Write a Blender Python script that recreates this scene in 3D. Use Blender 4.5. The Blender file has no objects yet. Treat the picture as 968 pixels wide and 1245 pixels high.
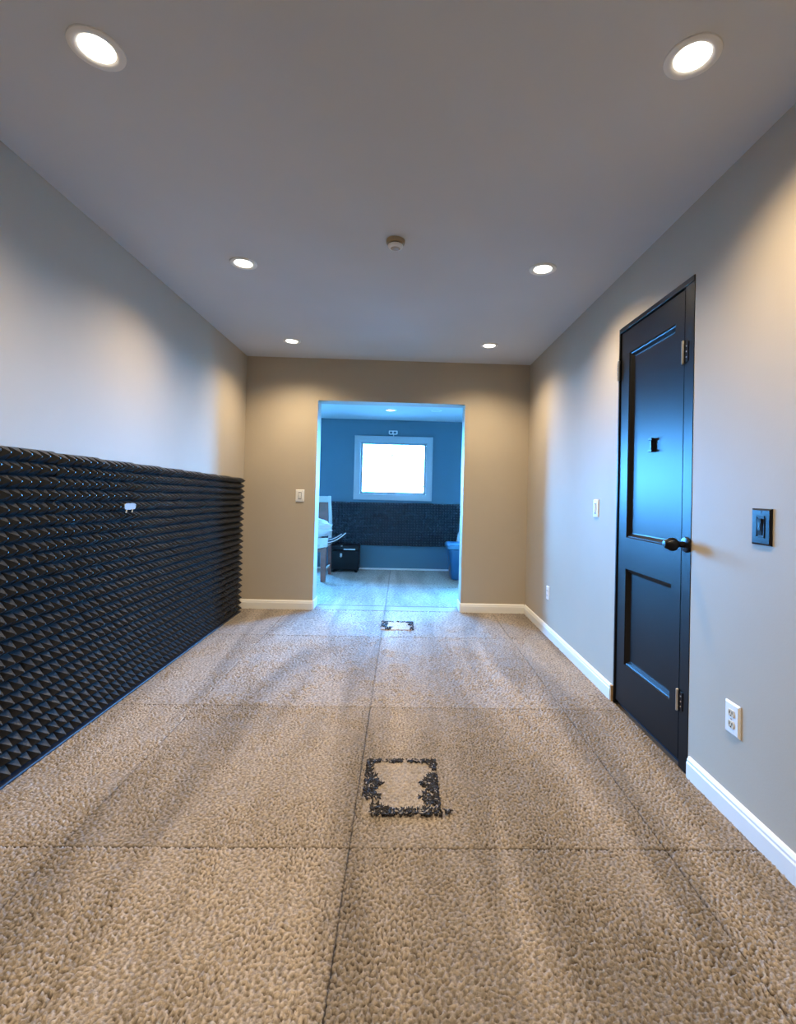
import bpy, bmesh, math, random
import numpy as np
from mathutils import Vector, Matrix
C = bpy.context.scene.collection
SC = bpy.context.scene
PI = math.pi

# ------------------------------------------------------------------ camera
FPX, W_PX = 590.0, 968.0
pitch, yaw, roll = -.0152, .0269, .025
PPX, PPY = 21.7, -33.5
cp, sp, cy, sy, cr, sr = math.cos(pitch), math.sin(pitch), math.cos(yaw), math.sin(yaw), math.cos(roll), math.sin(roll)
Mr = (Matrix(((cr, 0, sr), (0, 1, 0), (-sr, 0, cr))) @ Matrix(((1, 0, 0), (0, cp, -sp), (0, sp, cp))) @ Matrix(((cy, -sy, 0), (sy, cy, 0), (0, 0, 1))))
cd = bpy.data.cameras.new('camera')
cd.sensor_fit = 'HORIZONTAL'; cd.sensor_width = 36.0
cd.lens = FPX / W_PX * 36.0
cd.shift_x = -PPX / W_PX; cd.shift_y = PPY / W_PX
cd.clip_start = .02; cd.clip_end = 200
cam = bpy.data.objects.new('camera', cd); C.objects.link(cam)
cam.matrix_world = Matrix((Mr[0], Mr[2], -Mr[1])).transposed().to_4x4()
cam.location = (0, 0, 1.13)
SC.camera = cam

# ------------------------------------------------------------------ world, exposure
SKY = (0.085, 0.40, 1.0); SKY_S = 235.0
w = bpy.data.worlds.new('sky'); SC.world = w; w.use_nodes = True
w.node_tree.nodes['Background'].inputs[0].default_value = (*SKY, 1)
w.node_tree.nodes['Background'].inputs[1].default_value = SKY_S
vs = SC.view_settings
vs.view_transform = 'Standard'; vs.look = 'None'; vs.exposure = 0.0; vs.gamma = 1.0; vs.use_curve_mapping = False
SC.cycles.max_bounces = 10; SC.cycles.diffuse_bounces = 6; SC.cycles.sample_clamp_indirect = 6.0
LAMP_COL = (1.0, .81, .55); LAMP_W = 108.0; LENS_S = 14.0

# daylight portals lying in the window openings (they only guide the sky light in)
def portal(loc, rot, sx, sy):
    l = bpy.data.lights.new('daylight_portal', 'AREA'); l.shape = 'RECTANGLE'; l.size = sx; l.size_y = sy
    l.cycles.is_portal = True
    o = bpy.data.objects.new('daylight_portal', l); C.objects.link(o); o.location = loc; o.rotation_euler = rot
    return o

# ------------------------------------------------------------------ room numbers
XL, XR, H, D, D2, T = -1.495, 1.192, 2.37, 4.60, 7.00, .19
Y0 = -1.3                               # wall behind the camera
DX0, DX1, DH = -.819, .575, 1.972       # doorway
FX0, FX1, FH = -2.6, 2.4, 2.155         # far room
WX0, WX1, WZ0, WZ1 = -.63, .345, 1.075, 1.845   # far window opening
WINS = [(WX0, WX1, WZ0, WZ1), (-2.45, -1.34, .12, 1.98), (1.05, 2.2, .12, 1.98)]   # the window in view, a tall glazed window either side of it
for a_, b_, c_, d_ in WINS: portal(((a_+b_)/2, D2+.09, (c_+d_)/2), (-PI/2, 0, 0), b_-a_, d_-c_)

# ------------------------------------------------------------------ materials
def mat(name, col, rough=.5, spec=.5, metal=0., bump=0., bscale=200., var=0., vscale=6., coat=0., coat_r=.1):
    m = bpy.data.materials.new(name); m.use_nodes = True
    nt = m.node_tree; b = nt.nodes['Principled BSDF']
    b.inputs['Base Color'].default_value = (*col, 1); b.inputs['Roughness'].default_value = rough
    b.inputs['Specular IOR Level'].default_value = spec; b.inputs['Metallic'].default_value = metal
    b.inputs['Coat Weight'].default_value = coat; b.inputs['Coat Roughness'].default_value = coat_r
    geo = nt.nodes.new('ShaderNodeNewGeometry')
    if bump:
        n = nt.nodes.new('ShaderNodeTexNoise'); n.inputs['Scale'].default_value = bscale; n.inputs['Detail'].default_value = 3
        nt.links.new(geo.outputs['Position'], n.inputs['Vector'])
        bp = nt.nodes.new('ShaderNodeBump'); bp.inputs['Strength'].default_value = bump; bp.inputs['Distance'].default_value = .002
        nt.links.new(n.outputs['Fac'], bp.inputs['Height']); nt.links.new(bp.outputs['Normal'], b.inputs['Normal'])
    if var:
        n = nt.nodes.new('ShaderNodeTexNoise'); n.inputs['Scale'].default_value = vscale; n.inputs['Detail'].default_value = 4
        nt.links.new(geo.outputs['Position'], n.inputs['Vector'])
        r = nt.nodes.new('ShaderNodeMapRange'); r.inputs['From Min'].default_value = .3; r.inputs['From Max'].default_value = .7
        r.inputs['To Min'].default_value = 1-var; r.inputs['To Max'].default_value = 1+var
        nt.links.new(n.outputs['Fac'], r.inputs['Value'])
        mx = nt.nodes.new('ShaderNodeVectorMath'); mx.operation = 'SCALE'; mx.inputs[0].default_value = col
        nt.links.new(r.outputs['Result'], mx.inputs['Scale']); nt.links.new(mx.outputs['Vector'], b.inputs['Base Color'])
    return m

def emit(name, col, s):
    m = bpy.data.materials.new(name); m.use_nodes = True; nt = m.node_tree
    for n in list(nt.nodes):
        if n.type != 'OUTPUT_MATERIAL': nt.nodes.remove(n)
    e = nt.nodes.new('ShaderNodeEmission'); e.inputs[0].default_value = (*col, 1); e.inputs[1].default_value = s
    nt.links.new(e.outputs[0], nt.nodes['Material Output'].inputs[0])
    return m

def glass_mat():
    m = bpy.data.materials.new('window_glass'); m.use_nodes = True; nt = m.node_tree
    for n in list(nt.nodes):
        if n.type != 'OUTPUT_MATERIAL': nt.nodes.remove(n)
    t = nt.nodes.new('ShaderNodeBsdfTransparent'); t.inputs[0].default_value = (.97, .98, .98, 1)
    g = nt.nodes.new('ShaderNodeBsdfGlossy'); g.inputs['Roughness'].default_value = .02
    f = nt.nodes.new('ShaderNodeFresnel'); f.inputs[0].default_value = 1.3
    x = nt.nodes.new('ShaderNodeMixShader')
    nt.links.new(f.outputs[0], x.inputs[0]); nt.links.new(t.outputs[0], x.inputs[1]); nt.links.new(g.outputs[0], x.inputs[2])
    nt.links.new(x.outputs[0], nt.nodes['Material Output'].inputs[0])
    return m

def carpet_mat(name, light=1.0):
    m = bpy.data.materials.new(name); m.use_nodes = True; nt = m.node_tree; b = nt.nodes['Principled BSDF']
    N, Lk = nt.nodes.new, nt.links.new
    b.inputs['Roughness'].default_value = .95; b.inputs['Specular IOR Level'].default_value = .15
    b.inputs['Sheen Weight'].default_value = .15; b.inputs['Sheen Roughness'].default_value = .5
    geo = N('ShaderNodeNewGeometry')
    sep = N('ShaderNodeSeparateXYZ'); Lk(geo.outputs['Position'], sep.inputs[0])
    # painted shade: pile colour darkens with depth, browner at the roots
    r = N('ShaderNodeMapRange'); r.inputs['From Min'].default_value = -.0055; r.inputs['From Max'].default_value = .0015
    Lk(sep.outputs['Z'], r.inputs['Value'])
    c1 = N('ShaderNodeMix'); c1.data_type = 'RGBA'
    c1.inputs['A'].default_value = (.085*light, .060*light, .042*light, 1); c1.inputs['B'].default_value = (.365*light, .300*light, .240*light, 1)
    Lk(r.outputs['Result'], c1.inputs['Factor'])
    # brushed lanes left by the vacuum: broad soft streaks along the room
    mp = N('ShaderNodeMapping'); mp.inputs['Scale'].default_value = (2.8, .38, 1); mp.inputs['Rotation'].default_value = (0, 0, .10)
    Lk(geo.outputs['Position'], mp.inputs['Vector'])
    n1 = N('ShaderNodeTexNoise'); n1.inputs['Scale'].default_value = 1.3; n1.inputs['Detail'].default_value = 3; n1.inputs['Distortion'].default_value = .9
    Lk(mp.outputs[0], n1.inputs['Vector'])
    r1 = N('ShaderNodeMapRange'); r1.inputs['From Min'].default_value = .40; r1.inputs['From Max'].default_value = .60
    r1.inputs['To Min'].default_value = .70; r1.inputs['To Max'].default_value = 1.08
    Lk(n1.outputs['Fac'], r1.inputs['Value'])
    # fine fibre flecks
    n2 = N('ShaderNodeTexNoise'); n2.inputs['Scale'].default_value = 105; n2.inputs['Detail'].default_value = 4; n2.inputs['Roughness'].default_value = .65
    Lk(geo.outputs['Position'], n2.inputs['Vector'])
    r2 = N('ShaderNodeMapRange'); r2.inputs['From Min'].default_value = .3; r2.inputs['From Max'].default_value = .62
    r2.inputs['To Min'].default_value = .42; r2.inputs['To Max'].default_value = 1.12
    Lk(n2.outputs['Fac'], r2.inputs['Value'])
    # each laid piece has its own nap direction, so its own tone
    oi = N('ShaderNodeObjectInfo'); r3 = N('ShaderNodeMapRange'); r3.inputs['To Min'].default_value = .90; r3.inputs['To Max'].default_value = 1.08
    Lk(oi.outputs['Random'], r3.inputs['Value'])
    m0 = N('ShaderNodeMath'); m0.operation = 'MULTIPLY'; Lk(r1.outputs['Result'], m0.inputs[0]); Lk(r3.outputs['Result'], m0.inputs[1])
    mu = N('ShaderNodeMath'); mu.operation = 'MULTIPLY'; Lk(m0.outputs[0], mu.inputs[0]); Lk(r2.outputs['Result'], mu.inputs[1])
    sc = N('ShaderNodeVectorMath'); sc.operation = 'SCALE'
    Lk(c1.outputs['Result'], sc.inputs[0]); Lk(mu.outputs[0], sc.inputs['Scale']); Lk(sc.outputs[0], b.inputs['Base Color'])
    n3 = N('ShaderNodeTexNoise'); n3.inputs['Scale'].default_value = 260; n3.inputs['Detail'].default_value = 2
    Lk(geo.outputs['Position'], n3.inputs['Vector'])
    bu = N('ShaderNodeBump'); bu.inputs['Strength'].default_value = .5; bu.inputs['Distance'].default_value = .003
    Lk(n3.outputs['Fac'], bu.inputs['Height']); Lk(bu.outputs[0], b.inputs['Normal'])
    return m

M = dict(
    wintrim=mat('grey_white_window_paint', (.42, .44, .46), .35, .5),
    gap=mat('gap_shade_black', (.004, .004, .004), 1., 0.),
    ground=mat('pale_paving', (.76, .75, .73), .9, .1, var=.08, vscale=2),
    farwall=mat('wall_paint_with_blue_cast', (.085, .155, .20), .62, .35, bump=.12, bscale=160, var=.02, vscale=3),  # far room's blue daylight cast and dimness put into the wall colour
    wall=mat('beige_wall_paint', (.45, .378, .280), .62, .35, bump=.12, bscale=160, var=.02, vscale=3),
    ceil=mat('ceiling_paint', (.60, .60, .60), .8, .2, bump=.1, bscale=120, var=.02, vscale=2),
    trim=mat('white_trim_paint', (.80, .78, .73), .35, .5),
    rawwood=mat('raw_wood', (.46, .29, .14), .7, .2, var=.2, vscale=40),
    door=mat('black_door_paint', (.010, .0095, .009), .36, .13, bump=.03, bscale=90),
    black=mat('black_plastic', (.009, .009, .011), .3, .17),
    blackstrip=mat('black_strip', (.015, .018, .03), .5, .4),
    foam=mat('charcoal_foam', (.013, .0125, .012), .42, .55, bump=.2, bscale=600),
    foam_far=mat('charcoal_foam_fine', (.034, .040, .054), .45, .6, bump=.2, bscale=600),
    tagpaper=mat('grey_white_paper', (.36, .37, .38), .7, .2),
    white=mat('white_plastic', (.80, .79, .76), .3, .5),
    almond=mat('almond_plastic', (.62, .53, .38), .35, .5),
    slot=mat('dark_slot', (.02, .018, .016), .5, .3),
    chrome=mat('brushed_nickel', (.62, .58, .50), .28, .5, metal=1.),
    gunmetal=mat('dark_nickel', (.03, .029, .028), .3, .5, metal=1.),
    brass=mat('brass_screw', (.60, .45, .22), .3, .5, metal=1.),
    lens=emit('lamp_lens', (1.0, .90, .76), LENS_S),
    lens_off=mat('frosted_lens', (.6, .6, .6), .4, .5),
    lamptrim=mat('lamp_trim', (.82, .80, .76), .4, .5),
    detector=mat('beige_detector', (.40, .30, .18), .45, .5),
    glass=glass_mat(),
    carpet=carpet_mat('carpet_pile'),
    slab=mat('floor_slab', (.20, .15, .105), .9, .1),
    tuft=mat('dark_pile', (.022, .018, .017), .7, .3, var=.5, vscale=90),
    tufttan=mat('grey_pile', (.30, .26, .23), .9, .2, var=.3, vscale=60),
    patchpile=carpet_mat('patch_pile', 1.06),
    palepile=carpet_mat('pale_pile', 1.35),
    chairwood=mat('mahogany_stain', (.17, .050, .035), .4, .5, var=.25, vscale=20),
    chairlight=mat('pale_wood', (.62, .58, .52), .4, .5),
    cloth=mat('white_cotton', (.74, .74, .74), .9, .1, bump=.3, bscale=300),
    navy=mat('navy_cloth', (.02, .025, .05), .85, .2, bump=.3, bscale=300),
    casebody=mat('black_case_vinyl', (.006, .006, .007), .5, .25, bump=.3, bscale=500),
    steel=mat('steel', (.55, .55, .55), .35, .5, metal=1.),
    bin=mat('blue_plastic', (.018, .10, .21), .35, .5),
    binlid=mat('light_blue_plastic', (.06, .22, .38), .35, .5),
    leaf=mat('leaf', (.04, .09, .04), .6, .3, var=.3, vscale=9),
    bark=mat('bark', (.3, .27, .24), .8, .2),
)

# ------------------------------------------------------------------ mesh helpers
class MB:
    def __init__(s): s.v = []; s.f = []; s.mi = []
    def add(s, vs, fs, mi=0):
        o = len(s.v); s.v += [tuple(v) for v in vs]; s.f += [tuple(i+o for i in f) for f in fs]; s.mi += [mi]*len(fs); return s
    def box(s, a, b, mi=0):
        x0, y0, z0 = a; x1, y1, z1 = b
        return s.add([(x0,y0,z0),(x1,y0,z0),(x1,y1,z0),(x0,y1,z0),(x0,y0,z1),(x1,y0,z1),(x1,y1,z1),(x0,y1,z1)],
                     [(3,2,1,0),(4,5,6,7),(0,1,5,4),(1,2,6,5),(2,3,7,6),(3,0,4,7)], mi)
    def lathe(s, prof, n=24, axis='z', o=(0,0,0), caps=True, mi=0):
        vs, fs = [], []
        for r, h in prof:
            for k in range(n):
                a = 2*PI*k/n; c, d = r*math.cos(a), r*math.sin(a)
                p = {'z': (c, d, h), 'x': (h, c, d), 'y': (d, h, c)}[axis]
                vs.append((p[0]+o[0], p[1]+o[1], p[2]+o[2]))
        for i in range(len(prof)-1):
            for k in range(n):
                k2 = (k+1) % n
                fs.append((i*n+k, i*n+k2, (i+1)*n+k2, (i+1)*n+k))
        if caps:
            fs.append(tuple(range(n-1, -1, -1))); fs.append(tuple((len(prof)-1)*n+k for k in range(n)))
        return s.add(vs, fs, mi)
    def loft(s, rings, caps=True, mi=0):
        n = len(rings[0]); vs = [p for r in rings for p in r]; fs = []
        for i in range(len(rings)-1):
            for k in range(n):
                k2 = (k+1) % n
                fs.append((i*n+k, i*n+k2, (i+1)*n+k2, (i+1)*n+k))
        if caps:
            fs.append(tuple(range(n-1, -1, -1))); fs.append(tuple((len(rings)-1)*n+k for k in range(n)))
        return s.add(vs, fs, mi)
    def tube(s, pts, r, n=8, mi=0):
        pts = [Vector(p) for p in pts]; rings = []
        for i, p in enumerate(pts):
            d = (pts[min(i+1, len(pts)-1)] - pts[max(i-1, 0)]).normalized()
            u = d.orthogonal().normalized() if i == 0 else (u - d*u.dot(d)).normalized()
            v = d.cross(u); rr = r[i] if isinstance(r, (list, tuple)) else r
            rings.append([tuple(p + (u*math.cos(2*PI*k/n) + v*math.sin(2*PI*k/n))*rr) for k in range(n)])
        return s.loft(rings, mi=mi)
    def mesh(s, name, mats, smooth=False):
        me = bpy.data.meshes.new(name); me.from_pydata(s.v, [], s.f)
        for m in (mats if isinstance(mats, (list, tuple)) else [mats]): me.materials.append(m)
        me.polygons.foreach_set('material_index', s.mi)
        bm = bmesh.new(); bm.from_mesh(me); bmesh.ops.recalc_face_normals(bm, faces=bm.faces); bm.to_mesh(me); bm.free()
        if smooth: me.polygons.foreach_set('use_smooth', [True]*len(me.polygons))
        me.update(); return me
    def build(s, name, mats, parent=None, smooth=False, bevel=0., loc=None, seg=2):
        o = bpy.data.objects.new(name, s.mesh(name, mats, smooth)); C.objects.link(o)
        if loc: o.location = loc
        if parent: o.parent = parent
        if bevel:
            b = o.modifiers.new('bevel', 'BEVEL'); b.width = bevel; b.segments = seg; b.limit_method = 'ANGLE'; b.angle_limit = .6
            b.harden_normals = False
        if smooth:
            a = o.modifiers.new('edges', 'EDGE_SPLIT'); a.split_angle = .7
        return o

def tag(o, label=None, cat=None, group=None, kind=None):
    if label: o['label'] = label
    if cat: o['category'] = cat
    if group: o['group'] = group
    if kind: o['kind'] = kind
    return o
def thing(name, label, cat, loc, rz=0, group=None):
    o = bpy.data.objects.new(name, None); C.objects.link(o); o.location = loc; o.rotation_euler = (0, 0, rz); o.empty_display_size = .05
    return tag(o, label, cat, group)
def struct_empty(name, loc, label=None, cat=None):
    o = bpy.data.objects.new(name, None); C.objects.link(o); o.location = loc
    return tag(o, label, cat, None, 'structure')
def copy_tree(o, parent=None):
    c = o.copy(); C.objects.link(c)
    if parent: c.parent = parent
    for ch in list(o.children): copy_tree(ch, c)
    return c
def structure(mb, name, m, label, cat, bevel=0.):
    return tag(mb.build(name, m, bevel=bevel), label, cat, None, 'structure')

# ------------------------------------------------------------------ shell
E_ = .12
fl = MB().box((FX0-E_, Y0-E_, -.15), (FX1+E_, D2+E_, -.012))
floor = structure(fl, 'floor', M['slab'], 'beige pile carpet laid in large pieces over the whole floor', 'floor')
structure(MB().box((XL-E_, Y0-E_, H), (XR+E_, D+T, H+.12)), 'ceiling', M['ceil'], 'smooth painted ceiling of the long front room with six round downlights', 'ceiling')
structure(MB().box((FX0-E_, D+T, FH), (FX1+E_, D2+E_, FH+.12)), 'ceiling_far', M['ceil'], 'lower ceiling of the room beyond the doorway', 'ceiling')
structure(MB().box((XL-E_, Y0, -.012), (XL, D, H)), 'wall_left', M['wall'], 'long beige wall above and behind the black foam', 'wall')
DY0, DY1, DZ = 1.967, 2.667, 2.062     # door opening in the right wall
wr = MB().box((XR, Y0, -.012), (XR+E_, DY0, H)).box((XR, DY1, -.012), (XR+E_, D, H)).box((XR, DY0, DZ), (XR+E_, DY1, H))
structure(wr, 'wall_right', M['wall'], 'beige right wall that holds the black door', 'wall')
wb = MB().box((FX0-E_, D, -.012), (DX0, D+T, FH)).box((DX1, D, -.012), (FX1+E_, D+T, FH)).box((DX0, D, DH), (DX1, D+T, FH))
wb.box((XL-E_, D, FH), (XR+E_, D+T, H))
structure(wb, 'wall_back', M['wall'], 'beige end wall pierced by the wide plain doorway', 'wall')
structure(MB().box((XL-E_, Y0-E_, -.012), (XR+E_, Y0, H)), 'wall_front', M['wall'], 'beige wall behind the viewer', 'wall')
wf = MB(); us = [FX0-E_] + [u for q in sorted(WINS) for u in q[:2]] + [FX1+E_]
for i in range(0, len(us), 2): wf.box((us[i], D2, -.012), (us[i+1], D2+E_, FH))
for a_, b_, c_, d_ in WINS: wf.box((a_, D2, -.012), (b_, D2+E_, c_)).box((a_, D2, d_), (b_, D2+E_, FH))
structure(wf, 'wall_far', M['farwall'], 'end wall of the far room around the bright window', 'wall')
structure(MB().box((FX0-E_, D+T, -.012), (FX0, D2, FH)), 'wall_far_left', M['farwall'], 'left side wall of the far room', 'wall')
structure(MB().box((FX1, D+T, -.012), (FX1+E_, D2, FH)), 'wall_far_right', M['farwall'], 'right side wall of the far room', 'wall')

structure(MB().box((XR+E_+.5, DY0-.4, -.012), (XR+E_+.52, DY1+.4, H)).box((XR+E_, DY0-.42, -.012), (XR+E_+.52, DY0-.4, H)).box((XR+E_, DY1+.4, -.012), (XR+E_+.52, DY1+.42, H)).box((XR+E_, DY0-.4, H-.02), (XR+E_+.5, DY1+.4, H)).box((XR+E_, DY0-.4, -.012), (XR+E_+.5, DY1+.4, 0)),
          'wall_light_block', M['wall'], 'added unseen box behind the black door that keeps sky light out', 'wall')  # unseen backing, added to stop sky light leaking in round the door

structure(MB().box((-40, D2+E_+.01, -.5), (40, 90, -.35)), 'ground', M['ground'], 'pale paved ground outside the far windows', 'ground')

# baseboards: flat board with a stepped, rounded top
BPROF = [(0, 0), (.014, 0), (.014, .060), (.011, .066), (.011, .074), (.006, .084), (0, .086)]
def base_run(name, a, b, nrm, label):
    a, b, nrm = Vector(a), Vector(b), Vector(nrm)
    rings = [[tuple(p + nrm*t + Vector((0, 0, z))) for t, z in BPROF] for p in (a, b)]
    return structure(MB().loft(rings), name, M['trim'], label, 'baseboard')
base_run('baseboard_right', (XR, Y0, 0), (XR, DY0-.012, 0), (-1, 0, 0), 'white baseboard on the right wall before the black door')
base_run('baseboard_right_far', (XR, DY1+.02, 0), (XR, D, 0), (-1, 0, 0), 'white baseboard on the right wall beyond the black door')
base_run('baseboard_back_left', (XL, D, 0), (DX0+.002, D, 0), (0, -1, 0), 'white baseboard on the end wall left of the doorway')
base_run('baseboard_back_right', (DX1-.002, D, 0), (XR-.014, D, 0), (0, -1, 0), 'white baseboard on the end wall right of the doorway')
base_run('baseboard_left', (XL, Y0, 0), (XL, .25, 0), (1, 0, 0), 'white baseboard on the left wall short of the foam')
structure(MB().box((DX0, D, 0), (DX0+.012, D+T, .085)), 'trim_1', M['trim'], 'white base block on the left reveal of the doorway', 'trim', .003)
structure(MB().box((DX1-.012, D, 0), (DX1, D+T, .085)), 'trim_2', M['trim'], 'white base block on the right reveal of the doorway', 'trim', .003)
structure(MB().box((XR-.014, DY1+.001, 0), (XR, DY1+.0195, .086)), 'trim_3', M['rawwood'], 'bare wood end of the baseboard beside the black door', 'trim', .001)
structure(MB().box((XL, .30, 0), (XL+.054, 4.47, .012)), 'trim_4', M['blackstrip'], 'narrow glossy black strip between foam and carpet', 'trim', .004)
structure(MB().box((FX0, D2-.014, 0), (FX1, D2, .024)), 'baseboard_far', M['trim'], 'low white shoe moulding under the far wall', 'baseboard', .004)

# ------------------------------------------------------------------ carpet
def band_noise(ny, nx, step, lam, seed, aniso=1.0):
    rng = np.random.default_rng(seed)
    pad = 16; h, wd = ny+2*pad, nx+2*pad
    n = rng.standard_normal((h, wd))
    fy = np.fft.fftfreq(h, step)[:, None]; fx = np.fft.rfftfreq(wd, step)[None, :]
    def filt(ax, ay):
        f = np.sqrt((fx*ax)**2 + (fy*ay)**2); f0 = 1/lam
        return np.fft.irfft2(np.fft.rfft2(n)*np.exp(-((f-f0)/(.34*f0))**2), s=(h, wd))[pad:pad+ny, pad:pad+nx]
    a, b = filt(.75, 1.15), filt(1.15, .75)      # pile lying one way or the other
    a /= a.std(); b /= b.std()
    lo = rng.standard_normal((h, wd)); f = np.sqrt(fx**2+fy**2)
    lo = np.fft.irfft2(np.fft.rfft2(lo)*np.exp(-(f*.22)**2), s=(h, wd))[pad:pad+ny, pad:pad+nx]
    lo = 1/(1+np.exp(-3*lo/lo.std()))
    return a*lo + b*(1-lo), lo

def carpet_tile(x0, x1, y0, y1, step, seed, amp, lam=.0155, hole=None):
    g = .0004
    x0 += g; x1 -= g; y0 += g; y1 -= g
    nx, ny = max(3, int((x1-x0)/step)+1), max(3, int((y1-y0)/step)+1)
    X, Y = np.meshgrid(np.linspace(0, x1-x0, nx), np.linspace(0, y1-y0, ny))
    if amp:
        z, lo = band_noise(ny, nx, step, lam, seed)
        z = (np.tanh(z*.9)*.8 + .33*np.random.default_rng(seed+5).standard_normal(z.shape).clip(-2, 2))*amp*(.75+.5*lo)
    else: z = np.zeros_like(X)
    rng = np.random.default_rng(seed+1)
    wob = .0024 + .0014*np.sin(Y*37+seed) * np.sin(X*31+seed)
    d = np.minimum(np.minimum(X, x1-x0-X), np.minimum(Y, y1-y0-Y))
    z = z - (.0042 if step < .005 else .0018)*np.exp(-(d/wob)**2)
    me = bpy.data.meshes.new('carpet_piece')
    nv = nx*ny
    skirt = []                                   # side skirt down to the slab
    idx = np.arange(nv).reshape(ny, nx)
    rim = np.concatenate([idx[0, :-1], idx[:-1, -1], idx[-1, :0:-1], idx[:0:-1, 0]])
    co = np.stack([X.ravel(), Y.ravel(), z.ravel()], 1)
    low = co[rim].copy(); low[:, 2] = -.0125
    co = np.concatenate([co, low])
    q = np.stack([idx[:-1, :-1], idx[:-1, 1:], idx[1:, 1:], idx[1:, :-1]], -1).reshape(-1, 4)
    k = len(rim); lowi = nv + np.arange(k); nxt = np.roll(np.arange(k), -1)
    s = np.stack([rim, lowi, lowi[nxt], rim[nxt]], 1)
    q = np.concatenate([q, s])
    me.vertices.add(len(co)); me.vertices.foreach_set('co', co.ravel().astype(np.float32))
    me.loops.add(q.size); me.loops.foreach_set('vertex_index', q.ravel().astype(np.int32))
    me.polygons.add(len(q)); me.polygons.foreach_set('loop_start', np.arange(0, q.size, 4).astype(np.int32))
    me.polygons.foreach_set('loop_total', np.full(len(q), 4, np.int32))
    me.polygons.foreach_set('use_smooth', np.ones(len(q), bool))
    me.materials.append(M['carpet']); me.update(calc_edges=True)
    o = bpy.data.objects.new('carpet_piece', me); C.objects.link(o); o.location = (x0, y0, 0); o.parent = floor
    return o
XS = [XL+.001, -1.035, -.140, .875, XR-.001]
YS = [Y0, .53, 1.555, 2.555, 3.78, D]
STEP = [.06, .0042, .0042, .0060, .009]; AMP = [0, .0050, .0050, .0050, .0042]
sd = 10
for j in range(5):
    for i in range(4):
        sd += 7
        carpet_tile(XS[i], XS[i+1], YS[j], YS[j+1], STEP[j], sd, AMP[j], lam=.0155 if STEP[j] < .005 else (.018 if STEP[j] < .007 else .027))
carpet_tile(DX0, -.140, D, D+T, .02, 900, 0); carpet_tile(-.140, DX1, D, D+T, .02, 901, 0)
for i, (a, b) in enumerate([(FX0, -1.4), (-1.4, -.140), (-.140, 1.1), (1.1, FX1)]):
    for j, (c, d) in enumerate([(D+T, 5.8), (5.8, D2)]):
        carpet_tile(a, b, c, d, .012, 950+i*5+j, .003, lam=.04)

# ------------------------------------------------------------------ acoustic foam on the left wall
def foam_mesh(name, nu, nv, pu, pv, base, depth, m, seed, prof=((.30, .40), (.80, .135), (1.0, .045))):
    """pyramid foam tile, u along +Y, v along +Z, facing +X"""
    rnd = random.Random(seed); mb = MB(); vs, fs = [], []
    U, V = nu*pu, nv*pv
    def jit(s): return rnd.uniform(-s, s)
    grid = {}
    for j in range(nv+1):
        for i in range(nu+1):
            grid[i, j] = len(vs); vs.append((base, i*pu, j*pv))
    for j in range(nv):
        for i in range(nu):
            cx, cz = (i+.5)*pu + jit(pu*.05), (j+.5)*pv + jit(pv*.05); hh = depth*(1+jit(.06))
            b = [grid[i, j], grid[i+1, j], grid[i+1, j+1], grid[i, j+1]]
            rings = [b]
            for t, s in prof:
                k = len(vs)
                for a, c in ((-1, -1), (1, -1), (1, 1), (-1, 1)):
                    vs.append((base+hh*t, cx+a*pu*s, cz+c*pv*s))
                rings.append([k, k+1, k+2, k+3])
            for r0, r1 in zip(rings, rings[1:]):
                for k in range(4): fs.append((r0[k], r0[(k+1) % 4], r1[(k+1) % 4], r1[k]))
            fs.append(tuple(rings[-1]))
    rim = [(i, 0) for i in range(nu)] + [(nu, j) for j in range(nv)] + [(i, nv) for i in range(nu, 0, -1)] + [(0, j) for j in range(nv, 0, -1)]
    o = len(vs)
    for i, j in rim: vs.append((0, i*pu, j*pv))
    n = len(rim)
    for k in range(n): fs.append((grid[rim[k]], o+k, o+(k+1) % n, grid[rim[(k+1) % n]]))
    fs.append(tuple(o+k for k in range(n)))
    mb.add(vs, fs)
    return mb.mesh(name, m)
FY0, FY1, FZ0, NR = .30, 4.47, .013, 4
ft = thing('acoustic_foam', 'black pyramid acoustic foam covering the lower left wall', 'acoustic foam', (XL, FY0, FZ0))
NC = 14; pu = (FY1-FY0)/NC/6; pv = 1.215/NR/6
tiles = [foam_mesh('foam_tile', 6, 6, pu, pv, .016, .046, M['foam'], s) for s in range(4)]
rf = random.Random(3)
for r in range(NR):
    for c in range(NC):
        kz = 1.050 - .058*(c/(NC-1))          # the sheet was trimmed a little taller towards the viewer
        o = bpy.data.objects.new('foam_tile', tiles[rf.randrange(4)]); C.objects.link(o); o.parent = ft
        o.location = (rf.uniform(0, .003), c*pu*6, r*pv*6*kz); o.scale = (1, 1, kz)
# small white tag stuck in the foam
tg = MB(); pts = []
for a in np.linspace(0, 2*PI, 20, endpoint=False):
    s = lambda v: math.copysign(abs(v)**.55, v)
    pts.append((.052*s(math.cos(a)), .017*s(math.sin(a))))
tg.loft([[(0, p, q) for p, q in pts], [(.004, p, q) for p, q in pts]])
t = thing('paper_tag', 'small white paper tag stuck on the black foam of the left wall', 'tag', (XL+.064, 2.59, 1.016))
tg.build('tag_body', M['tagpaper'], t)
MB().tube([(.002, -.028, -.016), (.003, -.036, -.032)], .0025, 6).build('tab', M['white'], t)
MB().tube([(.002, .026, -.016), (.003, .018, -.032)], .0025, 6).build('tab', M['white'], t)

# ------------------------------------------------------------------ black door in the right wall
dr = struct_empty('door_1', (XR, DY0, 0), 'black two-panel door with dark knob in the right wall', 'door')
def part(mb, name, m, par, **k): return mb.build(name, m, par, **k)
W_ = DY1-DY0
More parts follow.
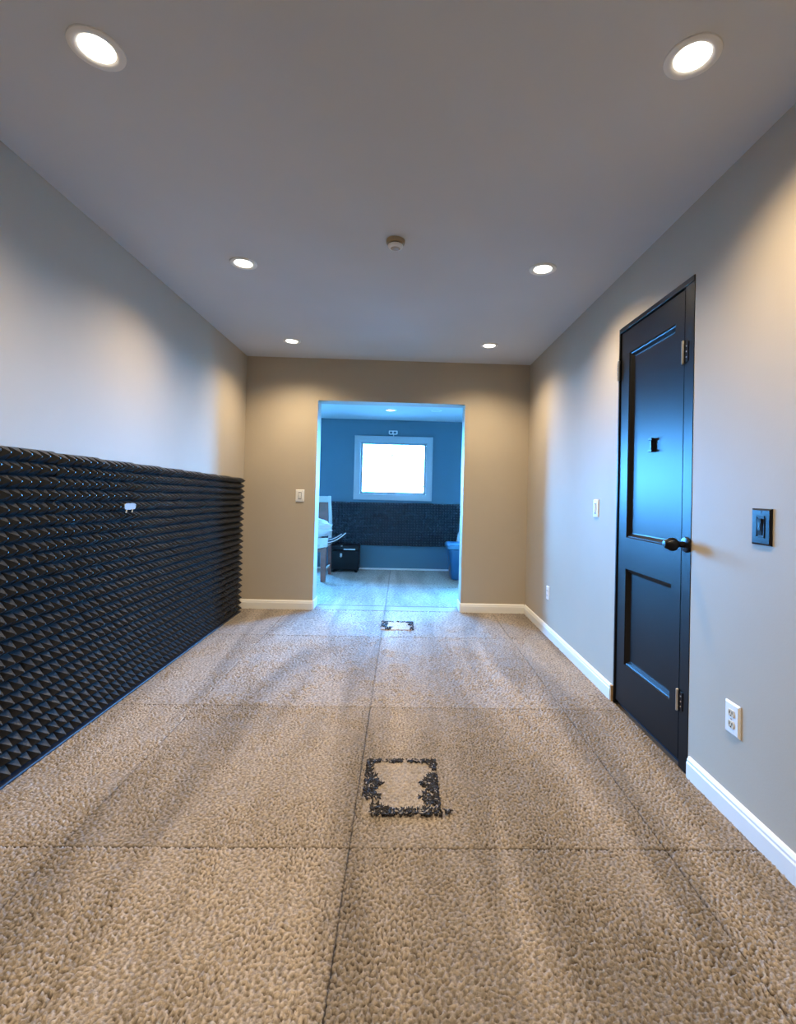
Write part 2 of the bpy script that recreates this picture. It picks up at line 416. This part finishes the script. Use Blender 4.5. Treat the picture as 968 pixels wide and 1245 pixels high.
# local: x 0 at the wall face (into the wall = +x), y along the wall, z up
part(MB().box((-.004, 0, DZ-.026), (.10, W_, DZ)), 'head_jamb', M['door'], dr, bevel=.002)
part(MB().box((-.004, W_-.014, 0), (.10, W_, DZ-.026)), 'side_jamb', M['door'], dr, bevel=.002)
part(MB().box((-.002, 0, 0), (.10, .066, DZ-.026)), 'jamb_board', M['door'], dr, bevel=.002)
part(MB().box((.02, .066, 0), (.10, W_-.014, .006)), 'threshold', M['blackstrip'], dr)
LY0, LY1, LZ0, LZ1 = .0745, W_-.019, .024, DZ-.033
part(MB().box((.001, .0655, .03), (.03, .0750, DZ-.028)), 'gap_shade_strip', M['gap'], dr)  # black strip standing in for the shade inside the door gap
def leaf():
    m = MB(); xf = .004
    ys = [LY0, .150, .590, LY1]; zs = [LZ0, .243, .750, .915, 1.905, LZ1]
    holes = {(1, 1), (1, 3)}
    for i in range(3):
        for j in range(5):
            if (i, j) in holes: continue
            m.add([(xf, ys[i], zs[j]), (xf, ys[i], zs[j+1]), (xf, ys[i+1], zs[j+1]), (xf, ys[i+1], zs[j])], [(0, 1, 2, 3)])
    # sunk panels with an ogee moulding round them
    for i, j in holes:
        y0, y1, z0, z1 = ys[i], ys[i+1], zs[j], zs[j+1]
        rings = []
        for ins, dep in ((0, 0), (.004, .006), (.009, .008), (.022, .020), (.027, .021)):
            rings.append([(xf+dep, y0+ins, z0+ins), (xf+dep, y1-ins, z0+ins), (xf+dep, y1-ins, z1-ins), (xf+dep, y0+ins, z1-ins)])
        n0 = len(m.v); m.loft(rings, caps=False)
        m.add(rings[-1], [(0, 1, 2, 3)])
    # edges and back
    a, b = (xf, LY0, LZ0), (.044, LY1, LZ1)
    m.add([(a[0],a[1],a[2]),(b[0],a[1],a[2]),(b[0],b[1],a[2]),(a[0],b[1],a[2]),(a[0],a[1],b[2]),(b[0],a[1],b[2]),(b[0],b[1],b[2]),(a[0],b[1],b[2])],
          [(0,1,2,3),(4,5,6,7),(0,1,5,4),(2,3,7,6),(1,2,6,5)])
    return m
lf = leaf().build('door_leaf', M['door'], dr)
bm = bmesh.new(); bm.from_mesh(lf.data); bmesh.ops.remove_doubles(bm, verts=bm.verts, dist=1e-5); bmesh.ops.recalc_face_normals(bm, faces=bm.faces); bm.to_mesh(lf.data); bm.free()
def hinge(y, z0, z1, side):
    h = part(MB().box((-.0055, min(y, y+side*.030), z0+.004), (.001, max(y, y+side*.030), z1-.004)), 'hinge', M['black'], dr, bevel=.001)
    k = MB(); n = 3; L = (z1-z0)/n
    k.lathe([(.003, z0-.004), (.0065, z0-.002), (.0065, z1+.002), (.003, z1+.005)], 12, o=(-.009, y, 0))
    part(k, 'knuckle', M['chrome'], h, smooth=True)
    for q in (.25, .5, .75):
        part(MB().lathe([(.0035, -.0070), (.0035, -.005)], 8, 'x', (0, y+side*.020, z0+(z1-z0)*q)), 'screw', M['chrome'], h)
hinge(.0675, 1.706, 1.800, -1); hinge(.0675, .238, .322, -1); hinge(W_-.0155, 1.775, 1.880, 1)
kn = part(MB().lathe([(.031, -.001), (.033, -.006), (.030, -.011), (.018, -.014)], 24, 'x', (0, .030, .938)), 'door_knob', M['black'], dr, smooth=True)
part(MB().lathe([(.013, -.012), (.012, -.034), (.017, -.040), (.026, -.050), (.0285, -.062), (.026, -.074), (.021, -.082), (.019, -.090), (.015, -.094), (.004, -.096)], 24, 'x', (0, .032, .938)), 'knob_grip', M['black'], kn, smooth=True)
part(MB().lathe([(.0165, -.0935), (.014, -.0975), (.003, -.099)], 20, 'x', (0, .032, .938)), 'knob_cap', M['gunmetal'], kn, smooth=True)
hk = MB().box((.014, .346, 1.352), (.026, .374, 1.420)).box((.004, .343, 1.408), (.013, .377, 1.420)).box((.004, .343, 1.352), (.013, .377, 1.364)).box((.008, .353, 1.364), (.013, .367, 1.408))
part(hk, 'hook_plate', M['black'], dr, bevel=.0015)

# ------------------------------------------------------------------ switches and outlets
def plate_mesh(w, h, t):
    i = .006
    return MB().loft([[(-w/2, 0, -h/2), (w/2, 0, -h/2), (w/2, 0, h/2), (-w/2, 0, h/2)],
                      [(-w/2, -t*.45, -h/2), (w/2, -t*.45, -h/2), (w/2, -t*.45, h/2), (-w/2, -t*.45, h/2)],
                      [(-w/2+i, -t, -h/2+i), (w/2-i, -t, -h/2+i), (w/2-i, -t, h/2-i), (-w/2+i, -t, h/2-i)]])
# local frame: +x right, -y out of the wall, z up; rz turns it onto its wall
def outlet(label, loc, rz, w, h, dark=True):
    t = thing('wall_outlet', label, 'outlet', loc, rz)
    plate_mesh(w, h, .008).build('cover_plate', M['white'], t)
    for s in (1, -1):
        m = MB(); pts = []
        for a in np.linspace(0, 2*PI, 20, endpoint=False):
            pts.append((.0165*math.copysign(abs(math.cos(a))**.7, math.cos(a)), max(-.0125, min(.0125, .0165*math.sin(a)))))
        m.loft([[(p, -.006, s*.0195+q) for p, q in pts], [(p*.96, -.0105, s*.0195+q*.96) for p, q in pts]])
        f = m.build('socket', M['almond'] if dark else M['white'], t)
        for dx in (-.0062, .0062):
            MB().box((dx-.0014, -.0112, s*.0195-.002), (dx+.0014, -.0104, s*.0195+.007)).build('slot', M['slot'], f)
        MB().lathe([(.0024, -.0112), (.0024, -.0104)], 10, 'y', (0, 0, s*.0195-.0075)).build('slot', M['slot'], f)
    MB().lathe([(.003, -.0095), (.0022, -.0105)], 10, 'y').build('screw', M['brass'], t)
def switch(label, loc, rz, w, h, m, mp, mgap):
    t = thing('light_switch', label, 'light switch', loc, rz)
    plate_mesh(w, h, .008).build('cover_plate', M[m], t)
    fr = MB(); a, b = .019, .036
    for q in ((-a, -b, a, -b+.004), (-a, b-.004, a, b), (-a, -b, -a+.004, b), (a-.004, -b, a, b)):
        fr.box((q[0], -.0105, q[1]), (q[2], -.0078, q[3]))
    fr.build('switch_bezel', M[m], t, bevel=.0006)
    MB().box((-a+.004, -.0084, -b+.004), (a-.004, -.0079, b-.004)).build('recess', M[mgap], t)
    r = MB(); x = .0115
    r.loft([[(-x, -.008, -.027), (x, -.008, -.027), (x, -.008, .027), (-x, -.008, .027)], [(-x, -.0105, -.027), (x, -.0105, -.027), (x, -.0155, .027), (-x, -.0155, .027)]])
    p = r.build('rocker', M[mp], t, bevel=.0008)
    MB().box((-.0045, -.0145, -.012), (.0045, -.0128, .014)).build('indicator', M['gunmetal' if m == 'black' else 'white'], p)
    for s in (1, -1): MB().lathe([(.003, -.0095), (.0022, -.0085)], 8, 'y', (0, 0, s*.049)).build('screw', M['black' if m == 'black' else 'white'], t)
outlet('white outlet plate low on the right wall between black door and viewer', (XR, 1.699, .355), -PI/2, .076, .112)
outlet('small white outlet low on the right wall beyond the black door', (XR, 3.886, .343), -PI/2, .070, .108, False)
switch('black light switch plate on the right wall nearest the viewer', (XR, 1.573, 1.043), -PI/2, .088, .120, 'black', 'black', 'slot')
switch('white light switch on the right wall just beyond the black door', (XR, 2.948, 1.056), -PI/2, .074, .110, 'white', 'white', 'slot')
switch('white light switch on the end wall left of the doorway', (-.965, D, 1.067), 0, .080, .114, 'white', 'white', 'slot')

# ------------------------------------------------------------------ downlights, detector
def downlight(label, x, y, z, on=True, k=1.0, group=None):
    t = thing('downlight', label, 'ceiling light', (x, y, z), 0, group)
    MB().lathe([(.0735, 0), (.0725, -.004), (.066, -.0065), (.056, -.0065), (.049, -.003), (.047, -.0015), (.047, 0)], 40, caps=False).build('trim_ring', M['lamptrim'], t, smooth=True)
    MB().lathe([(.0002, -.0028), (.030, -.0026), (.0475, -.0016)], 32, caps=False).build('lens', M['lens'] if on else M['lens_off'], t, smooth=True)
    if on:
        l = bpy.data.lights.new('lamp', 'SPOT'); l.energy = LAMP_W*k; l.color = LAMP_COL; l.spot_size = math.radians(142); l.spot_blend = 1.0; l.shadow_soft_size = .045
        o = bpy.data.objects.new('lamp', l); C.objects.link(o); o.parent = t; o.location = (0, 0, -.012)
downlight('round recessed ceiling downlight, lit, nearest the viewer on the left', -.903, 1.389, H)
downlight('round recessed ceiling downlight, lit, nearest the viewer on the right', .782, 1.323, H)
downlight('lit round downlight of the middle row, left of the smoke detector', -.912, 2.691, H)
downlight('lit round downlight of the middle row, right of the smoke detector', .738, 2.626, H)
downlight('lit round downlight by the end wall, above the white switch', -.962, 4.085, H)
downlight('lit round downlight by the end wall, right of the doorway', .694, 4.027, H)
downlight('lit round downlight behind the viewer on the left', -.89, .06, H, True, .6)
downlight('lit round downlight behind the viewer on the right', .80, .02, H, True, .6)
downlight('small lit downlight in the far room ceiling above the window', -.178, 6.13, FH, True, .15)
downlight('small unlit downlight in the far room ceiling, right of the lit one', .395, 6.06, FH, False)
t = thing('smoke_detector', 'round beige smoke detector in the middle of the ceiling', 'smoke detector', (-.066, 2.385, H))
MB().lathe([(.046, 0), (.0465, -.012), (.044, -.017), (.034, -.018)], 32).build('mounting_base', M['detector'], t, smooth=True)
MB().lathe([(.031, -.017), (.031, -.0245)], 32).build('vent_gap', M['slot'], t, smooth=True)
MB().lathe([(.037, -.0245), (.038, -.029), (.034, -.036), (.026, -.040), (.022, -.0405)], 32).build('sensor_head', M['white'], t, smooth=True)
MB().lathe([(.024, -.0402), (.018, -.0425), (.003, -.043)], 24).build('sensor_cap', M['detector'], t, smooth=True)

# ------------------------------------------------------------------ ragged dark patches in the carpet
def patch(label, x0, x1, y0, y1, fill, cover, n, seed, mats, hgt=1.0):
    t = thing('carpet_patch', label, 'carpet patch', ((x0+x1)/2, (y0+y1)/2, 0))
    hx, hy = (x1-x0)/2, (y1-y0)/2; rnd = random.Random(seed)
    # inner pile
    st = .0052; nx, ny = int(2*hx/st)+1, int(2*hy/st)+1
    z, lo = band_noise(ny, nx, st, .0165, seed)
    z = .0042*np.tanh(z*.9)+.0055
    mb = MB(); xs, ys = np.linspace(-hx, hx, nx), np.linspace(-hy, hy, ny)
    edge = np.minimum(np.minimum(np.arange(nx), nx-1-np.arange(nx))[None, :], np.minimum(np.arange(ny), ny-1-np.arange(ny))[:, None])
    z = np.where(edge == 0, -.008, z)
    mb.add([(xs[i], ys[j], z[j, i]) for j in range(ny) for i in range(nx)], [(j*nx+i, j*nx+i+1, (j+1)*nx+i+1, (j+1)*nx+i) for j in range(ny-1) for i in range(nx-1)])
    mb.build('patch_pile', fill, t, smooth=False).data.polygons.foreach_set('use_smooth', [True]*((nx-1)*(ny-1)))
    # dark fibres round the edge: bent, tapering tufts
    tf = MB(); c = 0; tries = 0
    while c < n and tries < n*60:
        tries += 1
        x, y = rnd.uniform(-hx, hx), rnd.uniform(-hy, hy)
        if not cover(x/hx, y/hy, min(hx-abs(x), hy-abs(y))): continue
        c += 1
        a = rnd.uniform(0, 2*PI); L = rnd.uniform(.008, .018)*hgt; r = rnd.uniform(.0028, .0048)*hgt; b = rnd.uniform(.002, .009)
        mi = 1 if rnd.random() < .10 else 0
        p0 = Vector((x, y, .004)); p1 = p0+Vector((b*math.cos(a)*.5, b*math.sin(a)*.5, .0045*hgt)); p2 = p0+Vector((L*math.cos(a), L*math.sin(a), rnd.uniform(.006, .011)*hgt))
        p2.x = max(-hx, min(hx, p2.x)); p2.y = max(-hy, min(hy, p2.y))
        tf.tube([p0, p1, p2], [r, r*.95, r*.35], 5, mi)
    o = tf.build('dark_fibres', mats, t); o['kind'] = 'stuff'
    return t
def cover_near(u, v, d):          # width of the dark band along each side, in metres; u right, v away
    wob = .008*math.sin(9*u+3)+.010*math.sin(13*v+1)+.007*math.sin(23*(u+v))
    if u < -.2 and abs(v) < .93 and -.5 < v and v < .35 and (1+u)*.14 < .058+wob: return True
    if u < -.2 and v > .3 and (1+u)*.14 < .016+wob*.4: return True
    if u > .2 and v > -.65 and v < .38 and (1-u)*.14 < .050+wob and not (.05 < v-.42 < .2): return True
    if u > .2 and ((1-u)*.14 < .016 + max(0, v-.6)*.10+wob*.4): return not (.42 < v < .60)
    if v > .2 and (1-v)*.175 < .020+wob*.5+.05*max(0, u-.65): return not (.05 < u < .18)
    if v < -.2 and u > -.75 and (1+v)*.175 < .034+wob*.6+.06*max(0, -u-.15): return True
    return False
def cover_far(u, v, d):
    if u < -.62 and -.35 < v < .8: return True
    if -.72 < u < -.35 and v < -.35: return True
    if u > .72 and (v > 0 or (1-u)*.13 < .02): return True
    if u > .55 and v > .75: return True
    if u > .8 and v < -.3: return True
    return v > .9
for_near = patch('square carpet patch edged with ragged black fibres, nearest the viewer', -.118, .165, 1.700, 2.050, M['patchpile'], cover_near, 1000, 5, [M['tuft'], M['tufttan']])
for_far = patch('pale carpet patch with small dark corners in front of the doorway', -.152, .118, 3.965, 4.205, M['palepile'], cover_far, 300, 8, [M['tuft'], M['tufttan']])
cr_ = MB(); rnd = random.Random(4)
for k in range(14):
    a = rnd.uniform(0, 6.28); p = Vector((rnd.uniform(-.012, .012), rnd.uniform(-.010, .010), .003))
    cr_.tube([p, p+Vector((.003*math.cos(a), .003*math.sin(a), .005)), p+Vector((.011*math.cos(a), .011*math.sin(a), .004))], [.003, .003, .001], 5)
o = cr_.build('carpet_lint', M['tuft'], loc=(.190, 1.722, .002)); tag(o, 'small tuft of black lint beside the corner of the near carpet patch', 'lint')

# ------------------------------------------------------------------ windows
def window(name, c, rz, w, h, label, depth=.10, sill=True):
    """local: x along the wall, +y outward, z up; opening w x h centred at c on the inner wall face"""
    t = struct_empty(name, c, label, 'window'); t.rotation_euler = (0, 0, rz)
    def frame(a, b, c_, d, y0, y1, nm, m, par, bev=.003):   # inner half sizes a,b ; outer c_,d
        mb = MB()
        for x0, z0, x1, z1 in ((-c_, -d, c_, -b), (-c_, b, c_, d), (-c_, -b, -a, b), (a, -b, c_, b)): mb.box((x0, y0, z0), (x1, y1, z1))
        return mb.build(nm, m, par, bevel=bev)
    a, b = w/2, h/2
    f = frame(a-.001, b-.001, a+.070, b+.070, -.016, 0, 'window_frame', M['wintrim'], t)
    frame(a+.056, b+.056, a+.076, b+.076, -.024, -.0005, 'frame_moulding', M['wintrim'], f, .004)
    frame(a-.012, b-.012, a, b, -.010, depth-.02, 'jamb_liner', M['wintrim'], t, .002)
    s = frame(a-.044, b-.044, a-.012, b-.012, .045, .075, 'sash', M['wintrim'], t, .004)
    MB().box((-a+.043, .058, -b+.043), (a-.043, .062, b-.043)).build('pane', M['glass'], s)
    return t
for i, (a_, b_, c_, d_) in enumerate(WINS):
    window('window_%d' % (i+1), ((a_+b_)/2, D2, (c_+d_)/2), 0, b_-a_, d_-c_, ['bright white window in the middle of the far wall', 'tall window in the far wall hidden behind the left side of the doorway', 'tall window in the far wall hidden behind the right side of the doorway'][i])
# little bracket above the window
t = thing('wall_bracket', 'small white wall bracket just above the far window', 'bracket', (-.156, D2, 1.975))
mb = MB()
for x0, z0, x1, z1 in ((-.062, .016, .062, .028), (-.056, -.028, .050, -.016), (-.064, -.022, -.050, .022), (.044, -.022, .062, .022)): mb.box((x0, -.022, z0), (x1, 0, z1))
mb.build('bracket_frame', M['white'], t, bevel=.004)
MB().box((-.012, -.020, -.016), (.004, -.004, .016)).build('divider', M['white'], t, bevel=.002)
MB().tube([(.006, -.012, -.020), (.006, -.012, -.058)], .005, 8).build('stem', M['white'], t)

# ------------------------------------------------------------------ far room: foam panel
FFX0, FFX1, FFZ0, FFZ1 = -1.14, .85, .345, .965
ff = thing('foam_panel', 'dark foam panel with rows of small pyramids under the far window', 'acoustic foam', (FFX0, D2-.001, FFZ0))
ncol, nrow = 7, 2
pu2 = (FFX1-FFX0)/ncol/7; pv2 = (FFZ1-FFZ0)/nrow/8
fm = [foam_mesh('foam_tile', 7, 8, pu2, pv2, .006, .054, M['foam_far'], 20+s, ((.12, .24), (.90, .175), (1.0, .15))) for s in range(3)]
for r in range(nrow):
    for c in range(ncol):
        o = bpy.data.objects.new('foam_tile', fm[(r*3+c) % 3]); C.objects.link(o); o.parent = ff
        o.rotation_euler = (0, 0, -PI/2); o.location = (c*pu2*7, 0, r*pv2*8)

# ------------------------------------------------------------------ far room: chair, clothes, case, bin, handle
ch = thing('wooden_chair', 'dark wooden chair with pale back posts at the left of the doorway', 'chair', (-1.16, 6.30, 0))
cw, fy, ry = .21, -.30, .17           # half width, front legs, rear legs
SZ = .455
for s in (-1, 1):
    part(MB().loft([[(s*cw-.030, fy-.022, 0), (s*cw+.030, fy-.022, 0), (s*cw+.030, fy+.022, 0), (s*cw-.030, fy+.022, 0)],
                    [(s*cw-.036, fy-.026, SZ-.03), (s*cw+.036, fy-.026, SZ-.03), (s*cw+.036, fy+.026, SZ-.03), (s*cw-.036, fy+.026, SZ-.03)]]), 'leg', M['chairwood'], ch, bevel=.004)
    part(MB().loft([[(s*cw-.018, ry+.05, 0), (s*cw+.018, ry+.05, 0), (s*cw+.018, ry+.085, 0), (s*cw-.018, ry+.085, 0)],
                    [(s*cw-.020, ry, SZ-.03), (s*cw+.020, ry, SZ-.03), (s*cw+.020, ry+.04, SZ-.03), (s*cw-.020, ry+.04, SZ-.03)]]), 'leg', M['chairwood'], ch, bevel=.003)
    part(MB().loft([[(s*cw-.020, ry, SZ-.03), (s*cw+.022, ry, SZ-.03), (s*cw+.022, ry+.045, SZ-.03), (s*cw-.020, ry+.045, SZ-.03)],
                    [(s*(cw-.005)-.020, ry+.02, .76), (s*(cw-.005)+.022, ry+.02, .76), (s*(cw-.005)+.022, ry+.060, .76), (s*(cw-.005)-.020, ry+.060, .76)],
                    [(s*(cw-.03)-.018, ry+.07, 1.045), (s*(cw-.03)+.018, ry+.07, 1.045), (s*(cw-.03)+.018, ry+.10, 1.045), (s*(cw-.03)-.018, ry+.10, 1.045)]]), 'back_post', M['chairlight'], ch, bevel=.004)
    part(MB().box((s*cw-.009, fy+.02, .10), (s*cw+.009, ry+.06, .135)), 'stretcher', M['chairlight'], ch, bevel=.003)
part(MB().box((-.255, fy-.045, SZ-.03), (.255, ry+.045, SZ)), 'seat', M['chairlight'], ch, bevel=.008)
part(MB().box((-cw, fy-.01, SZ-.095), (cw, fy+.01, SZ-.03)), 'apron', M['chairwood'], ch, bevel=.002)
part(MB().box((-.165, ry+.068, .96), (.165, ry+.096, 1.040)), 'top_rail', M['chairlight'], ch, bevel=.004)
part(MB().loft([[(-.175, ry+.030, .62), (.175, ry+.030, .62), (.175, ry+.050, .62), (-.175, ry+.050, .62)],
                [(-.168, ry+.072, .96), (.168, ry+.072, .96), (.168, ry+.090, .96), (-.168, ry+.090, .96)]]), 'back_panel', M['chairwood'], ch, bevel=.002)

def heap(sx, sy, sz, seed, folds, sq=.85, nu=48, nv=22):
    rnd = random.Random(seed); fs_ = [(rnd.uniform(2, 9), rnd.uniform(0, 6.3), rnd.uniform(-4, 4), rnd.uniform(.4, 1)) for _ in range(folds)]
    rings = []
    for j in range(nv):
        th = PI*(j+.4)/(nv-.2) - PI/2; ring = []
        for i in range(nu):
            ph = 2*PI*i/nu
            f = sum(a*math.sin(k_*th*2.2+p+q*ph) for k_, p, q, a in [(x[0], x[1], round(x[2]), x[3]) for x in fs_])/folds
            r = 1+.17*math.copysign(abs(f)**.7, f)
            c = math.copysign(abs(math.cos(th))**sq, math.cos(th))
            ring.append((sx*c*math.cos(ph)*r, sy*c*math.sin(ph)*r, max(0, sz*(math.sin(th)*.5*r+.5))))
        rings.append(ring)
    return MB().loft(rings)
t = thing('blanket', 'rumpled white cotton blanket heaped on the wooden chair', 'blanket', (-1.10, 6.12, SZ+.068))
heap(.225, .135, .24, 11, 6).build('blanket_heap', M['cloth'], t, smooth=True)
# flat hem of the blanket hanging over the seat front
hm = []
for k in range(28):
    u = k/27; x = -.20+.40*u; wv = .010*math.sin(u*21)
    lo = -.085-.035*math.sin(u*3.1)
    hm.append([(x, -.100, .012), (x, -.150+wv*.4, .006), (x, -.166+wv*.6, lo), (x, -.158+wv*.6, lo), (x, -.142+wv*.4, .0), (x, -.100, .002)])
MB().loft(hm).build('hem', M['cloth'], t, smooth=True)
t2 = thing('cushion', 'flat black pointed cushion with light piping beside the blanket', 'cushion', (-.965, 6.12, SZ))
out = []
for k in range(36):
    a = 2*PI*k/36; x = .262*math.cos(a); y = .125*math.sin(a)*(1-.55*max(0, math.cos(a)))
    out.append((x, y))
def lift(x): return 2.1*max(0, x-.03)**2
MB().loft([[(x*s, y*s, z+lift(x*s)) for x, y in out] for s, z in ((.3, .004), (.8, .0), (.97, .012), (1, .022), (.96, .034), (.75, .052), (.3, .062))]).build('cushion_body', M['navy'], t2, smooth=True)
loop = [(x*1.005, y*1.005, .020+lift(x)) for x, y in out]
MB().tube(loop+[loop[0]], .007, 6).build('piping', M['cloth'], t2, smooth=True)
loop = [(x*.82, y*.82, .050+lift(x*.82)) for x, y in out]
MB().tube(loop+[loop[0]], .005, 6).build('piping', M['cloth'], t2, smooth=True)

t = thing('equipment_case', 'black equipment case with steel latch on the floor beside the chair', 'case', (-.775, 6.80, 0))
part(MB().box((-.195, -.10, .035), (.195, .10, .300)), 'case_body', M['casebody'], t, bevel=.008)
part(MB().box((-.197, -.102, .303), (.197, .102, .368)), 'case_lid', M['casebody'], t, bevel=.008)
part(MB().box((-.015, -.106, .308), (.145, -.101, .326)), 'label_strip', M['steel'], t, bevel=.001)
lt = part(MB().box((-.062, -.110, .215), (-.034, -.099, .262)), 'latch', M['steel'], t, bevel=.003)
part(MB().tube([(-.062, -.112, .225), (-.048, -.116, .207), (-.034, -.112, .225)], .004, 6), 'latch_loop', M['steel'], lt)
part(MB().box((-.052, -.108, .355), (-.030, -.100, .372)), 'latch', M['steel'], t, bevel=.002)
for x in (-.16, .16):
    for y in (-.07, .07): part(MB().lathe([(.020, 0), (.022, .010), (.018, .036)], 16, 'z', (x, y, 0)), 'foot', M['black'], t, smooth=True)

def rrect(hx, hy, r, z, n=5):
    o = []
    for cx_, cy_, a0 in ((hx-r, hy-r, 0), (-hx+r, hy-r, PI/2), (-hx+r, -hy+r, PI), (hx-r, -hy+r, 1.5*PI)):
        for k in range(n+1): a = a0+PI/2*k/n; o.append((cx_+r*math.cos(a), cy_+r*math.sin(a), z))
    return o
t = thing('storage_bin', 'blue plastic storage bin with lid at the right of the doorway', 'storage bin', (.92, 6.44, 0))
part(MB().loft([rrect(.245, .165, .05, 0), rrect(.262, .178, .05, .015), rrect(.305, .210, .055, .385)]), 'tub', M['bin'], t, smooth=True)
part(MB().loft([rrect(.300, .205, .055, .380), rrect(.318, .222, .055, .384), rrect(.318, .222, .055, .394), rrect(.308, .212, .055, .400)]), 'rim', M['bin'], t, smooth=True)
part(MB().loft([rrect(.322, .226, .055, .402), rrect(.330, .234, .058, .410), rrect(.330, .234, .058, .448), rrect(.318, .222, .055, .462), rrect(.285, .190, .05, .464), rrect(.275, .180, .05, .456)]), 'bin_lid', M['binlid'], t, smooth=True)
t = thing('white_handle', 'thin white handle standing upright behind the blue bin', 'handle', (.800, 6.86, 0))
part(MB().tube([(0, 0, 0), (.006, .02, .40)], .010, 8), 'handle_foot', M['white'], t, smooth=True)
part(MB().tube([(.0, .02, .39), (.004, .024, .44), (.018, .03, .53), (.024, .034, .575)], [.012, .022, .022, .011], 12), 'grip', M['white'], t, smooth=True)
part(MB().tube([(.024, .034, .57), (.036, .060, .80)], .0085, 8), 'rod', M['white'], t, smooth=True)

# ------------------------------------------------------------------ tree outside, a few twigs of it in front of the sky
tr = thing('tree', 'leafy tree outside, its thin twigs faint against the bright far window', 'tree', (2.9, 12.2, -.35))
rnd = random.Random(12)
MB().tube([(0, 0, 0), (.05, .05, 1.4), (-.1, .1, 2.6), (-.3, .1, 3.8), (-.4, 0, 4.9)], [.16, .13, .11, .07, .03], 9).build('trunk', M['bark'], tr, smooth=True)
lv = MB()
def leaf_at(p, s):
    a, b = rnd.uniform(0, 6.28), rnd.uniform(-.7, .7)
    d = Vector((math.cos(a)*math.cos(b), math.sin(a)*math.cos(b), math.sin(b))); sd_ = d.orthogonal().normalized(); up = d.cross(sd_)*.12
    p = Vector(p); q = [p, p+(d*.45+sd_*.32-up)*s, p+d*s, p+(d*.45-sd_*.32-up)*s]
    lv.add(q, [(0, 1, 2), (0, 2, 3)])
br = MB()
for k in range(9):
    a = rnd.uniform(0, 6.28); z0 = rnd.uniform(2.4, 4.6); st = Vector((-.25, .05, z0)); e = st+Vector((math.cos(a)*1.5, math.sin(a)*1.2, rnd.uniform(.2, 1.0)))
    br.tube([st, (st+e)/2+Vector((0, 0, .1)), e], [.04, .025, .008], 6)
    for q in range(120):
        t_ = rnd.uniform(.3, 1); leaf_at(st.lerp(e, t_)+Vector([rnd.gauss(0, .28) for _ in range(3)]), rnd.uniform(.08, .14))
start = Vector((-.3, .1, 3.6)); 
for (tx, tz, n) in [(-.32, 2.05, 6), (-.36, 1.93, 5), (-.04, 2.15, 3), (.10, 1.55, 3), (.44, 1.27, 6), (-.52, 1.32, 3), (-.17, 1.18, 2)]:
    e = Vector((tx-2.9, .0, tz+.35))
    br.tube([start, start.lerp(e, .5)+Vector((0, 0, .35)), e], [.008, .003, .0015], 5)
    for q in range(n): leaf_at(e+Vector([rnd.gauss(0, .04) for _ in range(3)]), rnd.uniform(.09, .13))
br.build('bough', M['bark'], tr, smooth=True)
lo_ = lv.build('foliage', M['leaf'], tr); lo_['kind'] = 'stuff'
